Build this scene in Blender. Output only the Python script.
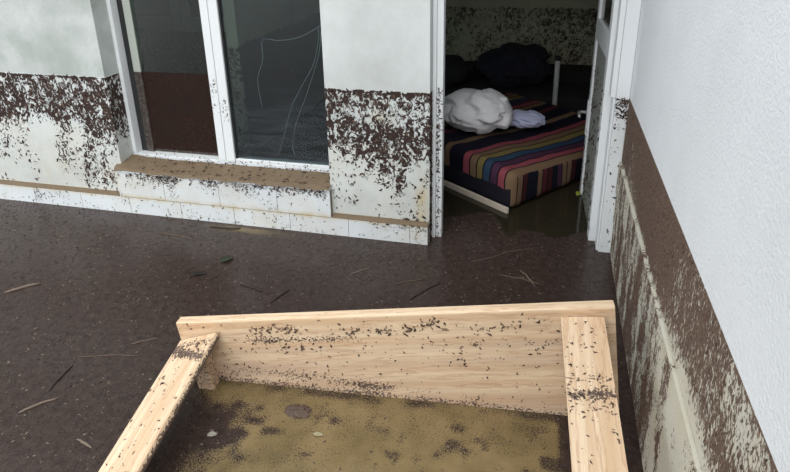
import bpy, bmesh, math, random
import numpy as np
from mathutils import Vector, Matrix, noise as mnoise

for o in list(bpy.data.objects):
    bpy.data.objects.remove(o)
scene = bpy.context.scene
COL = scene.collection
rng = np.random.default_rng(7)
random.seed(7)

# ------------------------------------------------------------------ camera
def cam_axes(yaw, pitch, roll):
    cy, sy, cp, sp = math.cos(yaw), math.sin(yaw), math.cos(pitch), math.sin(pitch)
    fw = Vector((-sy*cp, cy*cp, -sp)); r = Vector((cy, sy, 0)); u = r.cross(fw)
    cr, sr = math.cos(roll), math.sin(roll)
    return cr*r + sr*u, -sr*r + cr*u, fw
cd = bpy.data.cameras.new('camera'); cam = bpy.data.objects.new('camera', cd); COL.objects.link(cam)
r_, u_, f_ = cam_axes(math.radians(14.4226), math.radians(20.9685), math.radians(-1.0086))
cam.matrix_world = Matrix(((r_.x, u_.x, -f_.x, -0.35705), (r_.y, u_.y, -f_.y, -2.71459), (r_.z, u_.z, -f_.z, 1.5), (0, 0, 0, 1)))
cd.sensor_fit = 'HORIZONTAL'; cd.sensor_width = 36.0
cd.lens = 36.0*607.742/790.0
cd.shift_y = -82.09/790.0
cd.clip_start = 0.02
scene.camera = cam

# ------------------------------------------------------------------ sky light, exposure
world = bpy.data.worlds.new('overcast_sky'); scene.world = world; world.use_nodes = True
bg = world.node_tree.nodes['Background']
bg.inputs['Color'].default_value = (0.94, 0.975, 1.0, 1); bg.inputs['Strength'].default_value = 1.15
sl = bpy.data.lights.new('hazy_sun', 'SUN'); so = bpy.data.objects.new('hazy_sun', sl); COL.objects.link(so)
sl.energy = 1.5; sl.angle = math.radians(70); sl.color = (1.0, 0.98, 0.95)
so.rotation_euler = Vector((-0.10, 0.67, -0.73)).to_track_quat('-Z', 'Y').to_euler()
vs = scene.view_settings
vs.view_transform = 'Standard'; vs.look = 'None'; vs.gamma = 1.0; vs.use_curve_mapping = False
vs.exposure = 0.50

# ------------------------------------------------------------------ node helpers
def new_mat(name):
    m = bpy.data.materials.new(name); m.use_nodes = True
    nt = m.node_tree
    return m, nt, nt.nodes['Principled BSDF']
def N(nt, t, **kw):
    n = nt.nodes.new(t)
    for k, v in kw.items(): setattr(n, k, v)
    return n
def L(nt, a, b): nt.links.new(a, b)
def objcoord(nt, scale=(1, 1, 1), src='Object'):
    tc = N(nt, 'ShaderNodeTexCoord'); mp = N(nt, 'ShaderNodeMapping'); mp.inputs['Scale'].default_value = scale
    L(nt, tc.outputs[src], mp.inputs['Vector']); return mp.outputs['Vector']
def noise(nt, vec, scale, detail=3, rough=.55, dist=0.):
    n = N(nt, 'ShaderNodeTexNoise'); n.inputs['Scale'].default_value = scale; n.inputs['Detail'].default_value = detail
    n.inputs['Roughness'].default_value = rough; n.inputs['Distortion'].default_value = dist
    L(nt, vec, n.inputs['Vector']); return n.outputs['Fac']
def maprange(nt, v, a, b, c=0., d=1., smooth=False):
    n = N(nt, 'ShaderNodeMapRange'); n.clamp = True
    if smooth: n.interpolation_type = 'SMOOTHSTEP'
    L(nt, v, n.inputs['Value'])
    for k, x in zip(('From Min', 'From Max', 'To Min', 'To Max'), (a, b, c, d)): n.inputs[k].default_value = x
    return n.outputs['Result']
def math_(nt, op, a, b=None):
    n = N(nt, 'ShaderNodeMath', operation=op)
    for i, x in enumerate((a, b)):
        if x is None: continue
        if isinstance(x, (int, float)): n.inputs[i].default_value = x
        else: L(nt, x, n.inputs[i])
    return n.outputs[0]
def mix(nt, fac, a, b):
    n = N(nt, 'ShaderNodeMix', data_type='RGBA')
    if isinstance(fac, (int, float)): n.inputs[0].default_value = fac
    else: L(nt, fac, n.inputs[0])
    for i, x in ((6, a), (7, b)):
        if isinstance(x, tuple): n.inputs[i].default_value = (*x[:3], 1)
        else: L(nt, x, n.inputs[i])
    return n.outputs[2]
def bump(nt, h, strength, dist, normal=None):
    b = N(nt, 'ShaderNodeBump'); b.inputs['Strength'].default_value = strength; b.inputs['Distance'].default_value = dist
    L(nt, h, b.inputs['Height'])
    if normal is not None: L(nt, normal, b.inputs['Normal'])
    return b.outputs['Normal']
def srgb(r, g, b):
    f = lambda c: (c/255/12.92) if c/255 <= .04045 else ((c/255+.055)/1.055)**2.4
    return (f(r), f(g), f(b))

def simple(name, rgb, rough=.6, var=.12, nscale=12, bstr=0, bscale=60, metallic=0., spec=.5, bdist=.003):
    m, nt, p = new_mat(name)
    v = objcoord(nt); n = noise(nt, v, nscale, 4)
    L(nt, mix(nt, n, tuple(c*(1-var) for c in rgb), tuple(min(1, c*(1+var)) for c in rgb)), p.inputs['Base Color'])
    p.inputs['Roughness'].default_value = rough; p.inputs['Metallic'].default_value = metallic
    p.inputs['Specular IOR Level'].default_value = spec
    if bstr: L(nt, bump(nt, noise(nt, v, bscale, 4), bstr, bdist), p.inputs['Normal'])
    return m

def mud_wall(name, base, mud, mud2, scale=75, stretch=(1, 1, .6), rough=.7, wallbump=.1, bumpscale=70, stain=srgb(190, 176, 140), cover=.09, dist=1.2, smudge=.86):
    """painted / tiled surface carrying dried flood mud where the point attribute 'mud' is high"""
    m, nt, p = new_mat(name)
    v = objcoord(nt, stretch); v0 = objcoord(nt)
    at = N(nt, 'ShaderNodeAttribute', attribute_name='mud'); d = at.outputs['Fac']
    n1 = maprange(nt, noise(nt, v, scale, 4, .6, dist), .28, .72)
    mask = maprange(nt, math_(nt, 'SUBTRACT', d, n1), -.05, cover)
    nb = noise(nt, v0, 3.0, 5, .6)
    smud = maprange(nt, nb, .42, .75)
    b1 = mix(nt, smud, base, tuple(c*smudge for c in base))
    at2 = N(nt, 'ShaderNodeAttribute', attribute_name='stain')
    st = math_(nt, 'MULTIPLY', at2.outputs['Fac'], maprange(nt, noise(nt, v0, 14, 4), .35, .65, .35, 1.))
    b1 = mix(nt, st, b1, stain)
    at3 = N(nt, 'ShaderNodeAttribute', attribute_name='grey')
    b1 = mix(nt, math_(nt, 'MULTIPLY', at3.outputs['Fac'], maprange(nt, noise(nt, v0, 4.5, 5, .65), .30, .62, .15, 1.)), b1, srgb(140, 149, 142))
    mc = mix(nt, maprange(nt, noise(nt, v0, 160, 3), .3, .7), mud, mud2)
    L(nt, mix(nt, mask, b1, mc), p.inputs['Base Color'])
    L(nt, maprange(nt, mask, 0, 1, rough, .8), p.inputs['Roughness'])
    p.inputs['Specular IOR Level'].default_value = .3
    nrm = bump(nt, noise(nt, v0, bumpscale, 5, .6), wallbump, .004)
    nrm = bump(nt, math_(nt, 'ADD', mask, math_(nt, 'MULTIPLY', noise(nt, v0, 220, 2), .6)), .55, .003, nrm)
    L(nt, nrm, p.inputs['Normal'])
    return m

WHITE = srgb(203, 208, 207)
MUD_A, MUD_B = srgb(38, 28, 26), srgb(66, 50, 44)
MUDR_A, MUDR_B = srgb(74, 57, 49), srgb(124, 104, 91)
M = {}
M['plaster'] = mud_wall('white_plaster_with_mud', WHITE, MUD_A, MUD_B, wallbump=.08, scale=42, stretch=(1, 1, .75), smudge=.74)
M['plaster_right'] = mud_wall('rough_white_plaster', srgb(236, 240, 244), MUDR_A, MUDR_B, scale=110, wallbump=.8, bumpscale=105, stretch=(1, 1, .5), smudge=.93)
M['board_right'] = mud_wall('white_boards_with_streaked_mud', srgb(206, 204, 192), MUDR_A, MUDR_B, scale=95, stretch=(1, 1, .5), wallbump=.35, cover=.12)
M['tile'] = mud_wall('white_tile', srgb(214, 220, 224), MUD_A, MUD_B, rough=.35, wallbump=.03, scale=90, stretch=(1, 1, 1))
M['inner'] = mud_wall('inner_plaster_with_mud', srgb(172, 170, 146), srgb(48, 42, 36), srgb(84, 74, 62), scale=34, stretch=(1, 1, .8), cover=.3)
M['grout'] = simple('dark_grout', srgb(128, 120, 108), .9)
M['frame'] = simple('white_aluminium', srgb(222, 226, 228), .38, .04, 4)
M['frame_grey'] = simple('dull_aluminium', srgb(150, 155, 148), .5, .08, 6)
M['gap'] = simple('black_gasket', srgb(30, 32, 33), .6)
M['silt'] = simple('wet_silt', srgb(106, 90, 70), .75, .22, 25, .5, 90)
M['fleck'] = None

def fleck_mat(name, a, b, c, rough=.7):
    m, nt, p = new_mat(name)
    at = N(nt, 'ShaderNodeAttribute', attribute_name='tint')
    cr = N(nt, 'ShaderNodeValToRGB'); e = cr.color_ramp.elements
    e[0].color = (*a, 1); e[1].color = (*c, 1); e[1].position = 1.0
    k = cr.color_ramp.elements.new(.72); k.color = (*b, 1)
    L(nt, at.outputs['Fac'], cr.inputs['Fac']); L(nt, cr.outputs['Color'], p.inputs['Base Color'])
    p.inputs['Roughness'].default_value = rough; p.inputs['Specular IOR Level'].default_value = .35
    return m
M['fleck'] = fleck_mat('mud_and_leaf_flecks', srgb(38, 27, 25), srgb(64, 47, 41), srgb(98, 77, 63))
M['fleck_water'] = fleck_mat('floating_plant_bits', srgb(40, 33, 31), srgb(70, 59, 54), srgb(128, 112, 98), .5)

# ------------------------------------------------------------------ mesh helpers
def link(name, me, mat=None, parent=None, smooth=False):
    o = bpy.data.objects.new(name, me); COL.objects.link(o)
    if mat is not None: me.materials.append(mat)
    if parent is not None: o.parent = parent
    if smooth:
        for p in me.polygons: p.use_smooth = True
    return o
def tag(o, label=None, cat=None, group=None, kind=None):
    for k, v in (('label', label), ('category', cat), ('group', group), ('kind', kind)):
        if v: o[k] = v
    return o
def empty(name, loc=(0, 0, 0)):
    o = bpy.data.objects.new(name, None); COL.objects.link(o); o.location = loc; o.empty_display_size = .1
    return o
def from_np(name, V, F):
    """V (n,3), F (m,k)"""
    me = bpy.data.meshes.new(name); V = np.asarray(V, np.float32); F = np.asarray(F, np.int32)
    k = F.shape[1]
    me.vertices.add(len(V)); me.vertices.foreach_set('co', V.ravel())
    me.loops.add(F.size); me.loops.foreach_set('vertex_index', F.ravel())
    me.polygons.add(len(F)); me.polygons.foreach_set('loop_start', np.arange(0, F.size, k, dtype=np.int32))
    me.update(calc_edges=True); me.validate(); return me
def set_attr(me, name, vals):
    a = me.attributes.new(name, 'FLOAT', 'POINT'); a.data.foreach_set('value', np.asarray(vals, np.float32))
def grid_patch(o, a, b, na, nb):
    o, a, b = (np.array(q, float) for q in (o, a, b))
    s, t = np.meshgrid(np.linspace(0, 1, na+1), np.linspace(0, 1, nb+1), indexing='ij')
    V = o+s[..., None]*a+t[..., None]*b
    i = np.arange((na+1)*(nb+1)).reshape(na+1, nb+1)
    F = np.stack([i[:-1, :-1], i[1:, :-1], i[1:, 1:], i[:-1, 1:]], -1).reshape(-1, 4)
    return V.reshape(-1, 3), F
def fine_box(x0, x1, y0, y1, z0, z1, fine=(), step=.012):
    """closed box, listed faces ('-y','+x',...) subdivided"""
    X, Y, Z = x1-x0, y1-y0, z1-z0
    spec = {'-y': ((x0, y0, z0), (X, 0, 0), (0, 0, Z)), '+y': ((x1, y1, z0), (-X, 0, 0), (0, 0, Z)),
            '-x': ((x0, y1, z0), (0, -Y, 0), (0, 0, Z)), '+x': ((x1, y0, z0), (0, Y, 0), (0, 0, Z)),
            '+z': ((x0, y0, z1), (X, 0, 0), (0, Y, 0)), '-z': ((x0, y1, z0), (X, 0, 0), (0, -Y, 0))}
    Vs, Fs, n = [], [], 0
    for k, (o, a, b) in spec.items():
        if k in fine: na = max(1, int(np.linalg.norm(a)/step)); nb = max(1, int(np.linalg.norm(b)/step))
        else: na = nb = 1
        V, F = grid_patch(o, a, b, na, nb); Vs.append(V); Fs.append(F+n); n += len(V)
    return np.concatenate(Vs), np.concatenate(Fs)
def join(parts):
    Vs, Fs, n = [], [], 0
    for V, F in parts: Vs.append(V); Fs.append(F+n); n += len(V)
    return np.concatenate(Vs), np.concatenate(Fs)
def boxes(name, specs, mat, parent=None, bevel=.004, seg=2):
    """one mesh of bevelled boxes (x0,x1,y0,y1,z0,z1)"""
    bm = bmesh.new()
    for (x0, x1, y0, y1, z0, z1) in specs:
        r = bmesh.ops.create_cube(bm, size=1)
        for v in r['verts']: v.co = Vector((x0+(v.co.x+.5)*(x1-x0), y0+(v.co.y+.5)*(y1-y0), z0+(v.co.z+.5)*(z1-z0)))
    if bevel: bmesh.ops.bevel(bm, geom=bm.edges[:], offset=bevel, segments=seg, affect='EDGES', profile=.5)
    me = bpy.data.meshes.new(name); bm.to_mesh(me); bm.free()
    return link(name, me, mat, parent)
def tube(name, pts, rad, mat, parent=None, sides=7, wob=0):
    pts = [Vector(p) for p in pts]; n = len(pts); V, F = [], []
    rads = rad if isinstance(rad, (list, tuple)) else [rad]*n
    for i, p in enumerate(pts):
        t = (pts[min(i+1, n-1)]-pts[max(i-1, 0)]).normalized()
        a = t.orthogonal().normalized() if abs(t.z) > .9 else t.cross(Vector((0, 0, 1))).normalized()
        b = t.cross(a)
        for k in range(sides):
            w = 2*math.pi*k/sides; V.append(p+(a*math.cos(w)+b*math.sin(w))*rads[i]*(1+wob*random.uniform(-1, 1)))
    for i in range(n-1):
        for k in range(sides):
            F.append((i*sides+k, i*sides+(k+1) % sides, (i+1)*sides+(k+1) % sides, (i+1)*sides+k))
    me = bpy.data.meshes.new(name)
    me.from_pydata(V, [], F+[tuple(range(sides))[::-1], tuple((n-1)*sides+k for k in range(sides))]); me.update()
    return link(name, me, mat, parent, True)

def fbm(P, scale, seed=0., octs=3):
    P = np.asarray(P, float); out = np.empty(len(P))
    for i, p in enumerate(P): out[i] = mnoise.fractal(Vector((p[0]*scale+seed, p[1]*scale-seed, (p[2] if len(p) > 2 else 0)*scale+seed*.7)), 1.0, 2.0, octs)
    return out
def vnoise(a, b, scale, seed):
    """cheap vectorised 2-d value noise in 0..1"""
    a = np.asarray(a)*scale+seed*17.3; b = np.asarray(b)*scale+seed*5.1
    i, j = np.floor(a).astype(int), np.floor(b).astype(int); u, v = a-i, b-j
    u, v = u*u*(3-2*u), v*v*(3-2*v)
    def h(i, j):
        q = np.sin(i*127.1+j*311.7+seed*74.7)*43758.5453; return q-np.floor(q)
    return (h(i, j)*(1-u)+h(i+1, j)*u)*(1-v)+(h(i, j+1)*(1-u)+h(i+1, j+1)*u)*v
def G(x, c, s): return np.exp(-((x-c)/s)**2)
def sstep(x, a, b):
    t = np.clip((x-a)/(b-a), 0, 1); return t*t*(3-2*t)

def flecks(name, P, T, B, Nn, lo, hi, wr, hr, mat, parent=None, lift=.0006, tintpow=1.0, angle=None, curl=.35):
    """many little raised chips (bent lozenges) at points P on a surface with tangents T, B and normal Nn: ONE mesh"""
    n = len(P)
    ln = rng.uniform(0, 1, n)**1.7*(hi-lo)+lo; w = ln*rng.uniform(wr[0], wr[1], n); h = ln*rng.uniform(hr[0], hr[1], n)
    th = rng.uniform(0, 2*math.pi, n) if angle is None else angle+rng.normal(0, .5, n)
    bend = rng.normal(0, curl, n)*ln
    c, s = np.cos(th)[:, None], np.sin(th)[:, None]
    T = np.broadcast_to(np.asarray(T, float), (n, 3)); B = np.broadcast_to(np.asarray(B, float), (n, 3)); Nn = np.broadcast_to(np.asarray(Nn, float), (n, 3))
    U = T*c+B*s; W = -T*s+B*c
    P = P+Nn*lift
    V = np.stack([P-U*ln[:, None]*.5+W*bend[:, None]*.5, P-W*w[:, None]*.5-U*.1*ln[:, None], P+U*ln[:, None]*.5+W*bend[:, None]*.5, P+W*w[:, None]*.5+U*.1*ln[:, None],
                  P+Nn*h[:, None]], 1)
    base = np.arange(n)[:, None, None]*5
    F = (np.array([[0, 1, 4], [1, 2, 4], [2, 3, 4], [3, 0, 4]])[None]+base).reshape(-1, 3)
    me = from_np(name, V.reshape(-1, 3), F)
    set_attr(me, 'tint', np.repeat(rng.uniform(0, 1, n)**tintpow, 5))
    o = link(name, me, mat, parent); o['kind'] = 'stuff'; return o

HL = 0.766          # flood mark above the present water
YB = -0.084         # outer face of the wall left of the door
FL = -0.42          # ground under the water

# ------------------------------------------------------------------ mud density on each wall
def mud_back(x, z):
    """left wall, right wall section, tiles under the window"""
    n1 = vnoise(x, z, 9, 1); n2 = vnoise(x, z, 22, 2); nn = .6*n1+.4*n2
    inl = 1-sstep(x, -2.58, -2.56); inr = sstep(x, -1.40, -1.37); mid = (1-inl)*(1-inr)
    # left section
    dl = .62*sstep(z, .42, .60)+.13
    dl += .40*G(x, -2.68, .17)*G(z, .52, .09)+.30*G(x, -3.28, .10)*G(z, .55, .14)+.22*G(x, -2.95, .16)*G(z, .60, .08)
    wx = x+.03*np.sin(z*9)
    for c, s, zb, a in ((-3.19, .035, .36, .40), (-2.93, .045, .20, .46), (-2.75, .05, .10, .46), (-2.66, .03, .16, .30), (-3.33, .03, .22, .30), (-2.60, .03, .10, .25)):
        dl += a*G(wx, c-.1*(.6-z)*.5, s)*sstep(z, zb-.12, zb+.10)*(1-.3*sstep(z, .55, .7))
    dl += .25*G(z, .06, .03)*sstep(n1, .5, .8)
    dl -= .35*G(x, -3.06, .07)*(1-sstep(z, .5, .62))
    # right section
    dr = .48*sstep(z, .36, .52)+.18*sstep(z, .2, .4)+.05
    dr += .30*G(z, .752, .014)+.34*G(z, .565+.02*np.sin(x*9), .035)*(.6+.4*sstep(n1, .3, .6))+.10*G(z, .50, .05)
    for c, s, zb, a in ((-1.245, .022, .30, .34), (-1.10, .035, .26, .52), (-1.00, .030, .20, .50), (-1.17, .025, .30, .42), (-.885, .022, .12, .34), (-1.31, .02, .40, .34), (-.95, .02, .34, .3)):
        dr += a*G(wx, c, s)*sstep(z, zb-.10, zb+.08)*(1-sstep(z, .5, .6))
    dr += .32*G(z, .09, .03)*sstep(n1, .5, .8)
    dr -= .16*G(x, -1.29, .05)*G(z, .66, .05)+.12*G(x, -1.0, .05)*G(z, .65, .05)
    dm = .10+.34*G(z, .24, .035)*sstep(n1, .25, .6)+.35*G(x, -2.27, .035)*sstep(z, .05, .15)
    d = .80*dl*inl+.84*dr*inr+dm*mid
    d = d+(nn-.5)*.62
    d = np.where(d > .40, .40+.28*np.tanh((d-.40)/.34), d)
    top = HL+.006*(n2-.5)
    d = np.where(z > top, -.2, d)
    d = np.where((z > top-.012) & (z <= top) & (mid < .5), .80, d)
    return d
def stain_back(x, z):
    inr = sstep(x, -1.40, -1.37)
    s = .35*vnoise(x, z, 6, 8)*(z < .5)+.9*inr*(G(x, -.90, .03)*G(z, .2, .14)+.6*G(x, -1.1, .05)*G(z, .64, .05))
    s += .8*G(z, .10, .012)
    s += .5*G(x, -2.63, .05)*G(z, .2, .06)
    return np.where(z > HL, 0, np.clip(s, 0, 1))
def mud_right(y, z):
    n1 = vnoise(y, z*.5, 8, 4); n2 = vnoise(y, z*.3, 30, 5); streak = vnoise(y, z*.12, 26, 6)
    near = 1-sstep(y, -1.45, -1.12)                 # 1 towards the camera
    up = sstep(z, .455, .50)
    d_hi = .94-.14*near-.42*(1-sstep(y, -1.62, -1.45))*sstep(z, .60, .68)*sstep(n1, .40, .55)-.12*(1-near)*(1-sstep(z, .50, .58))
    band = sstep(z, .50-.02, .55+.02)
    d_hi = d_hi*(1-near)+near*(d_hi*band+.22*(1-band))
    d_lo = .60*(1-near)+.27*near
    d_lo = d_lo+(streak-.5)*.8*(1-.4*near)+(vnoise(y, z*.6, 24, 7)-.5)*.5
    d = d_hi*up+d_lo*(1-up)
    d += (n1-.5)*.34+(n2-.5)*.25
    d -= .55*G(z, .475, .008)*(1-.6*sstep(n2, .5, .8))
    d += .6*G(y, -1.12, .05)*G(z, .16, .10)*near
    return np.where(z > HL-.010, np.maximum(d, .8), d)
def mud_inner(a, z):
    d = .50+.35*(vnoise(a, z, 5, 9)-.5)+.1*sstep(z, .5, .7)
    return np.where(z > HL+.01, -.2, d)

def attr_back(me, V):
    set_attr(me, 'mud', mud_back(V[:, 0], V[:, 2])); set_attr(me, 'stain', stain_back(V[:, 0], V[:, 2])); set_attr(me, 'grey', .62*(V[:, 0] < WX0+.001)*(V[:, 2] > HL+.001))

# ------------------------------------------------------------------ floor, flood water
gf = tag(boxes('floor', [(-14, 14, -16, 14, FL-.1, FL)], simple('ground', srgb(90, 84, 76), .9), None, 0), 'ground under the brown flood water', 'floor', kind='structure')

def cover_fn(x, y):
    """how thickly the floating plant litter covers the water (1 = closed mat)"""
    n1 = vnoise(x, y, 5, 11); n2 = vnoise(x, y, 14, 12); n3 = vnoise(x, y, 35, 13)
    c = np.ones_like(x)*1.2
    # indoors: open dark water beyond an irregular front just inside the door
    edge = .20+.10*np.sin(x*9+1.0)+.10*(n2-.5)-.13*G(x, -.50, .06)
    c = np.where(y > -.06, c*(1-sstep(y, edge-.03, edge+.05)), c)
    c = np.where(y > -.06, c-.32*sstep(y, edge-.03, edge+.08), c)
    c = np.where((y > .12) & (x < -.86), -.4, c)
    # clear strip beside the skirting under the window
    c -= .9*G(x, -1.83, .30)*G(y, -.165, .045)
    # inside the timber frame
    yh = -1.207+(x+1.416)*.0873
    t = (yh-y)
    xl = -1.44+.065*t; xr = -.25+.05*t
    ins = sstep(t, -.02, .0)*sstep(x, xl-.05, xl+.05)*(1-sstep(x, xr-.01, xr+.03))
    patch = .28+.46*sstep(.40*n1+.35*n2+.25*n3, .42, .60)*sstep(t, .04, .12)
    patch = patch+.75*(1-sstep(x+.30*t, -1.30, -1.10))*sstep(t, .06, .16)
    patch = patch+.45*G(y, yh-.015, .02)*sstep(n2, .2, .6)
    patch -= .3*G(x, -.5, .3)*G(t, .32, .1)
    c = c*(1-ins)+patch*ins
    # gap between frame and right wall
    c = np.where((x > -.12) & (y < -1.30), .25, c)
    return np.clip(c+.25*(n3-.5), -.3, 1.25)

def water_mat():
    m, nt, p = new_mat('flood_water')
    at = N(nt, 'ShaderNodeAttribute', attribute_name='cover'); v = objcoord(nt)
    nf = noise(nt, v, 190, 4, .7); nm = noise(nt, v, 34, 4, .6)
    fac = maprange(nt, math_(nt, 'SUBTRACT', at.outputs['Fac'], maprange(nt, nf, .3, .7)), -.16, .22)
    si = N(nt, 'ShaderNodeAttribute', attribute_name='silt_and_reflection')
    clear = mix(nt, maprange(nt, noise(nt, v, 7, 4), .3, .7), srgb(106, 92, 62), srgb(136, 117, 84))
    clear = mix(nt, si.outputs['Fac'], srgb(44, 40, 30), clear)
    mat = mix(nt, maprange(nt, nf, .30, .70), srgb(36, 29, 27), srgb(82, 68, 62))
    mat = mix(nt, maprange(nt, nm, .40, .66, 0, .7), mat, srgb(42, 33, 30))
    L(nt, mix(nt, fac, clear, mat), p.inputs['Base Color'])
    L(nt, maprange(nt, fac, 0, 1, .05, .15), p.inputs['Roughness'])
    p.inputs['IOR'].default_value = 1.33
    hgt = math_(nt, 'MULTIPLY', fac, math_(nt, 'ADD', nf, math_(nt, 'MULTIPLY', nm, .8)))
    L(nt, bump(nt, hgt, .20, .003), p.inputs['Normal'])
    return m
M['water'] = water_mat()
xs = np.concatenate([np.linspace(-13, -3.7, 12)[:-1], np.arange(-3.7, .45, .0125), np.linspace(.45, 13, 20)])
ys = np.concatenate([np.linspace(-15, -2.9, 12)[:-1], np.arange(-2.9, .6, .0125), np.linspace(.6, 13, 60)])
XX, YY = np.meshgrid(xs, ys, indexing='ij')
i = np.arange(XX.size).reshape(XX.shape)
quads = np.stack([i[:-1, :-1], i[1:, :-1], i[1:, 1:], i[:-1, 1:]], -1).reshape(-1, 4)
cx_ = (XX.ravel()[quads]).mean(1); cy_ = (YY.ravel()[quads]).mean(1)
inwall = ((cy_ > YB+.01) & (cy_ < .12) & (cx_ < -.87)) | ((cx_ > .02) & (cy_ < .24)) | (cy_ > 3.05) | (cx_ > 1.4) & (cy_ > 0) | ((cx_ < -5.9) & (cy_ > 0))
quads = quads[~inwall]
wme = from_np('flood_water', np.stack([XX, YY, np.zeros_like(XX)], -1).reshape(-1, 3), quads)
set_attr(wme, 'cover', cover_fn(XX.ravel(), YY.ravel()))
set_attr(wme, 'silt_and_reflection', np.clip(1-sstep(YY.ravel(), -1.15, -.9)+.8*G(XX.ravel(), -1.83, .36)*G(YY.ravel(), -.165, .06)*(YY.ravel() < -.05), 0, 1))  # near silt, plus the tiles' reflection painted as a pale patch under the window
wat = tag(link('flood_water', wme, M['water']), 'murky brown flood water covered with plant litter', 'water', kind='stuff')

# ------------------------------------------------------------------ outer back wall
def wall_piece(parts, name, mat, parent=None, label=None):
    V, F = join(parts); me = from_np(name, V, F); attr_back(me, V)
    o = link(name, me, mat, parent); o['kind'] = 'structure'; return o
WX0, WX1 = -2.585, -1.372         # window opening
SZ, WTOP, WH, YI = .255, 1.62, 2.5, .13   # sill, window head, wall height, inner face
DX0, DX1, DTOP = -.865, 0.0, 1.76
fb = fine_box
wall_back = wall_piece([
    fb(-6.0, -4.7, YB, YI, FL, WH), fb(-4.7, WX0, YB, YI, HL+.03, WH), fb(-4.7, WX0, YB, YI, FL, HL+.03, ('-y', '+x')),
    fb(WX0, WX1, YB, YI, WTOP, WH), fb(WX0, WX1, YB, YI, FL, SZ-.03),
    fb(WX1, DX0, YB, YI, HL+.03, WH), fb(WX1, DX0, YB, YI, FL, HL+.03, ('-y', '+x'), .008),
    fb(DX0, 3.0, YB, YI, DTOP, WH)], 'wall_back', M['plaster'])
tag(wall_back, 'white plaster wall with window, mud-splashed below the flood mark', 'wall')

blocker = tag(boxes('light_blocker', [(-6.2, 0.3, -.32, .15, 1.98, 2.06)], simple('blocker_grey', srgb(170, 168, 162), .8), None, .01), 'eave slab added out of view to shade the wall and room', 'blocker', kind='structure')  # unseen slab, added to shade the wall and keep the room dark
# skirting tiles and the tiles under the window (each tile on its own)
def tile_obj(name, x0, x1, y0, y1, z0, z1, parent):
    g = .0012
    V, F = fine_box(x0+g, x1-g, y0, y1, z0+g, z1-g, ('-y',), .012)
    me = from_np(name, V, F); attr_back(me, V)
    o = link(name, me, M['tile'], parent)
    return o
base = empty('baseboard_back', (0, 0, 0)); base['kind'] = 'structure'; tag(base, 'white tiled skirting along the wall foot', 'baseboard')
boxes('grout_bed', [(-4.8, DX0-.002, YB-.024, YB-.0005, FL, .094)], M['grout'], base, 0)
j = -2.55-.3185*7
while j < DX0-.01:
    x1 = min(j+.3185, DX0-.002)
    tile_obj('tile', j, x1, YB-.031, YB-.0242, FL+.01, .098, base); j += .3185
apron = empty('trim_1', (0, 0, 0)); apron['kind'] = 'structure'; tag(apron, 'row of white tiles under the window sill', 'tiles')
boxes('grout_bed', [(WX0-.02, WX1+.005, YB-.024, YB-.0005, .0985, SZ-.012)], M['grout'], apron, 0)
ap = [WX0-.022, -2.319, -1.988, -1.658, WX1+.006]
for a, b in zip(ap[:-1], ap[1:]): tile_obj('tile', a, b, YB-.031, YB-.0242, .0985, SZ-.012, apron)

# sill slab and the silt lying on it
sill = tag(boxes('trim_2', [(WX0-.02, WX1+.004, YB-.034, .02, SZ-.0115, SZ)], M['tile'], None, .002), 'white window sill under the silt', 'sill', kind='structure')
V, F = grid_patch((WX0-.024, YB-.040, SZ), (WX1-WX0+.03, 0, 0), (0, .135, 0), 200, 27)
q = (V[:, 1]-(YB-.040))/.135
V[:, 2] = SZ-.001+(.002+.030*q+.005*(vnoise(V[:, 0], V[:, 1], 20, 3)-.3)+.012*G(V[:, 0], WX0, .10))*sstep(q+.25*(vnoise(V[:, 0], V[:, 1], 12, 5)-.5), -.02, .15)
V[:, 0] = np.where(V[:, 1] > YB-.001, np.clip(V[:, 0], WX0+.001, WX1-.001), V[:, 0])
V[:, 2] += .003
V[:, 2] -= (1-sstep(q, .0, .05))*(.002+.010*vnoise(V[:, 0], V[:, 0]*0, 25, 6))
sil = tag(link('silt_deposit', from_np('silt_deposit', V, F), M['silt'], None, True), 'tan layer of wet silt lying along the window sill', 'silt', kind='stuff')
for nm, xa, xb, lab in (('silt_deposit', -4.69, WX0-.03, 'thin tan silt line on the skirting left of the window'), ('silt_deposit', WX1+.01, DX0-.004, 'tan silt line on the skirting between window and door')):
    V, F = grid_patch((xa, YB-.031, .098), (xb-xa, 0, 0), (0, .031, 0), 120, 5)
    q = (V[:, 1]-(YB-.031))/.031
    V[:, 2] = .0982+(.004+.010*q)*sstep(q+.5*(vnoise(V[:, 0], V[:, 1]*0, 14, 5)-.6), -.2, .4)
    tag(link(nm, from_np(nm, V, F), M['silt'], None, True), lab, 'silt', kind='stuff')

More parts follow.
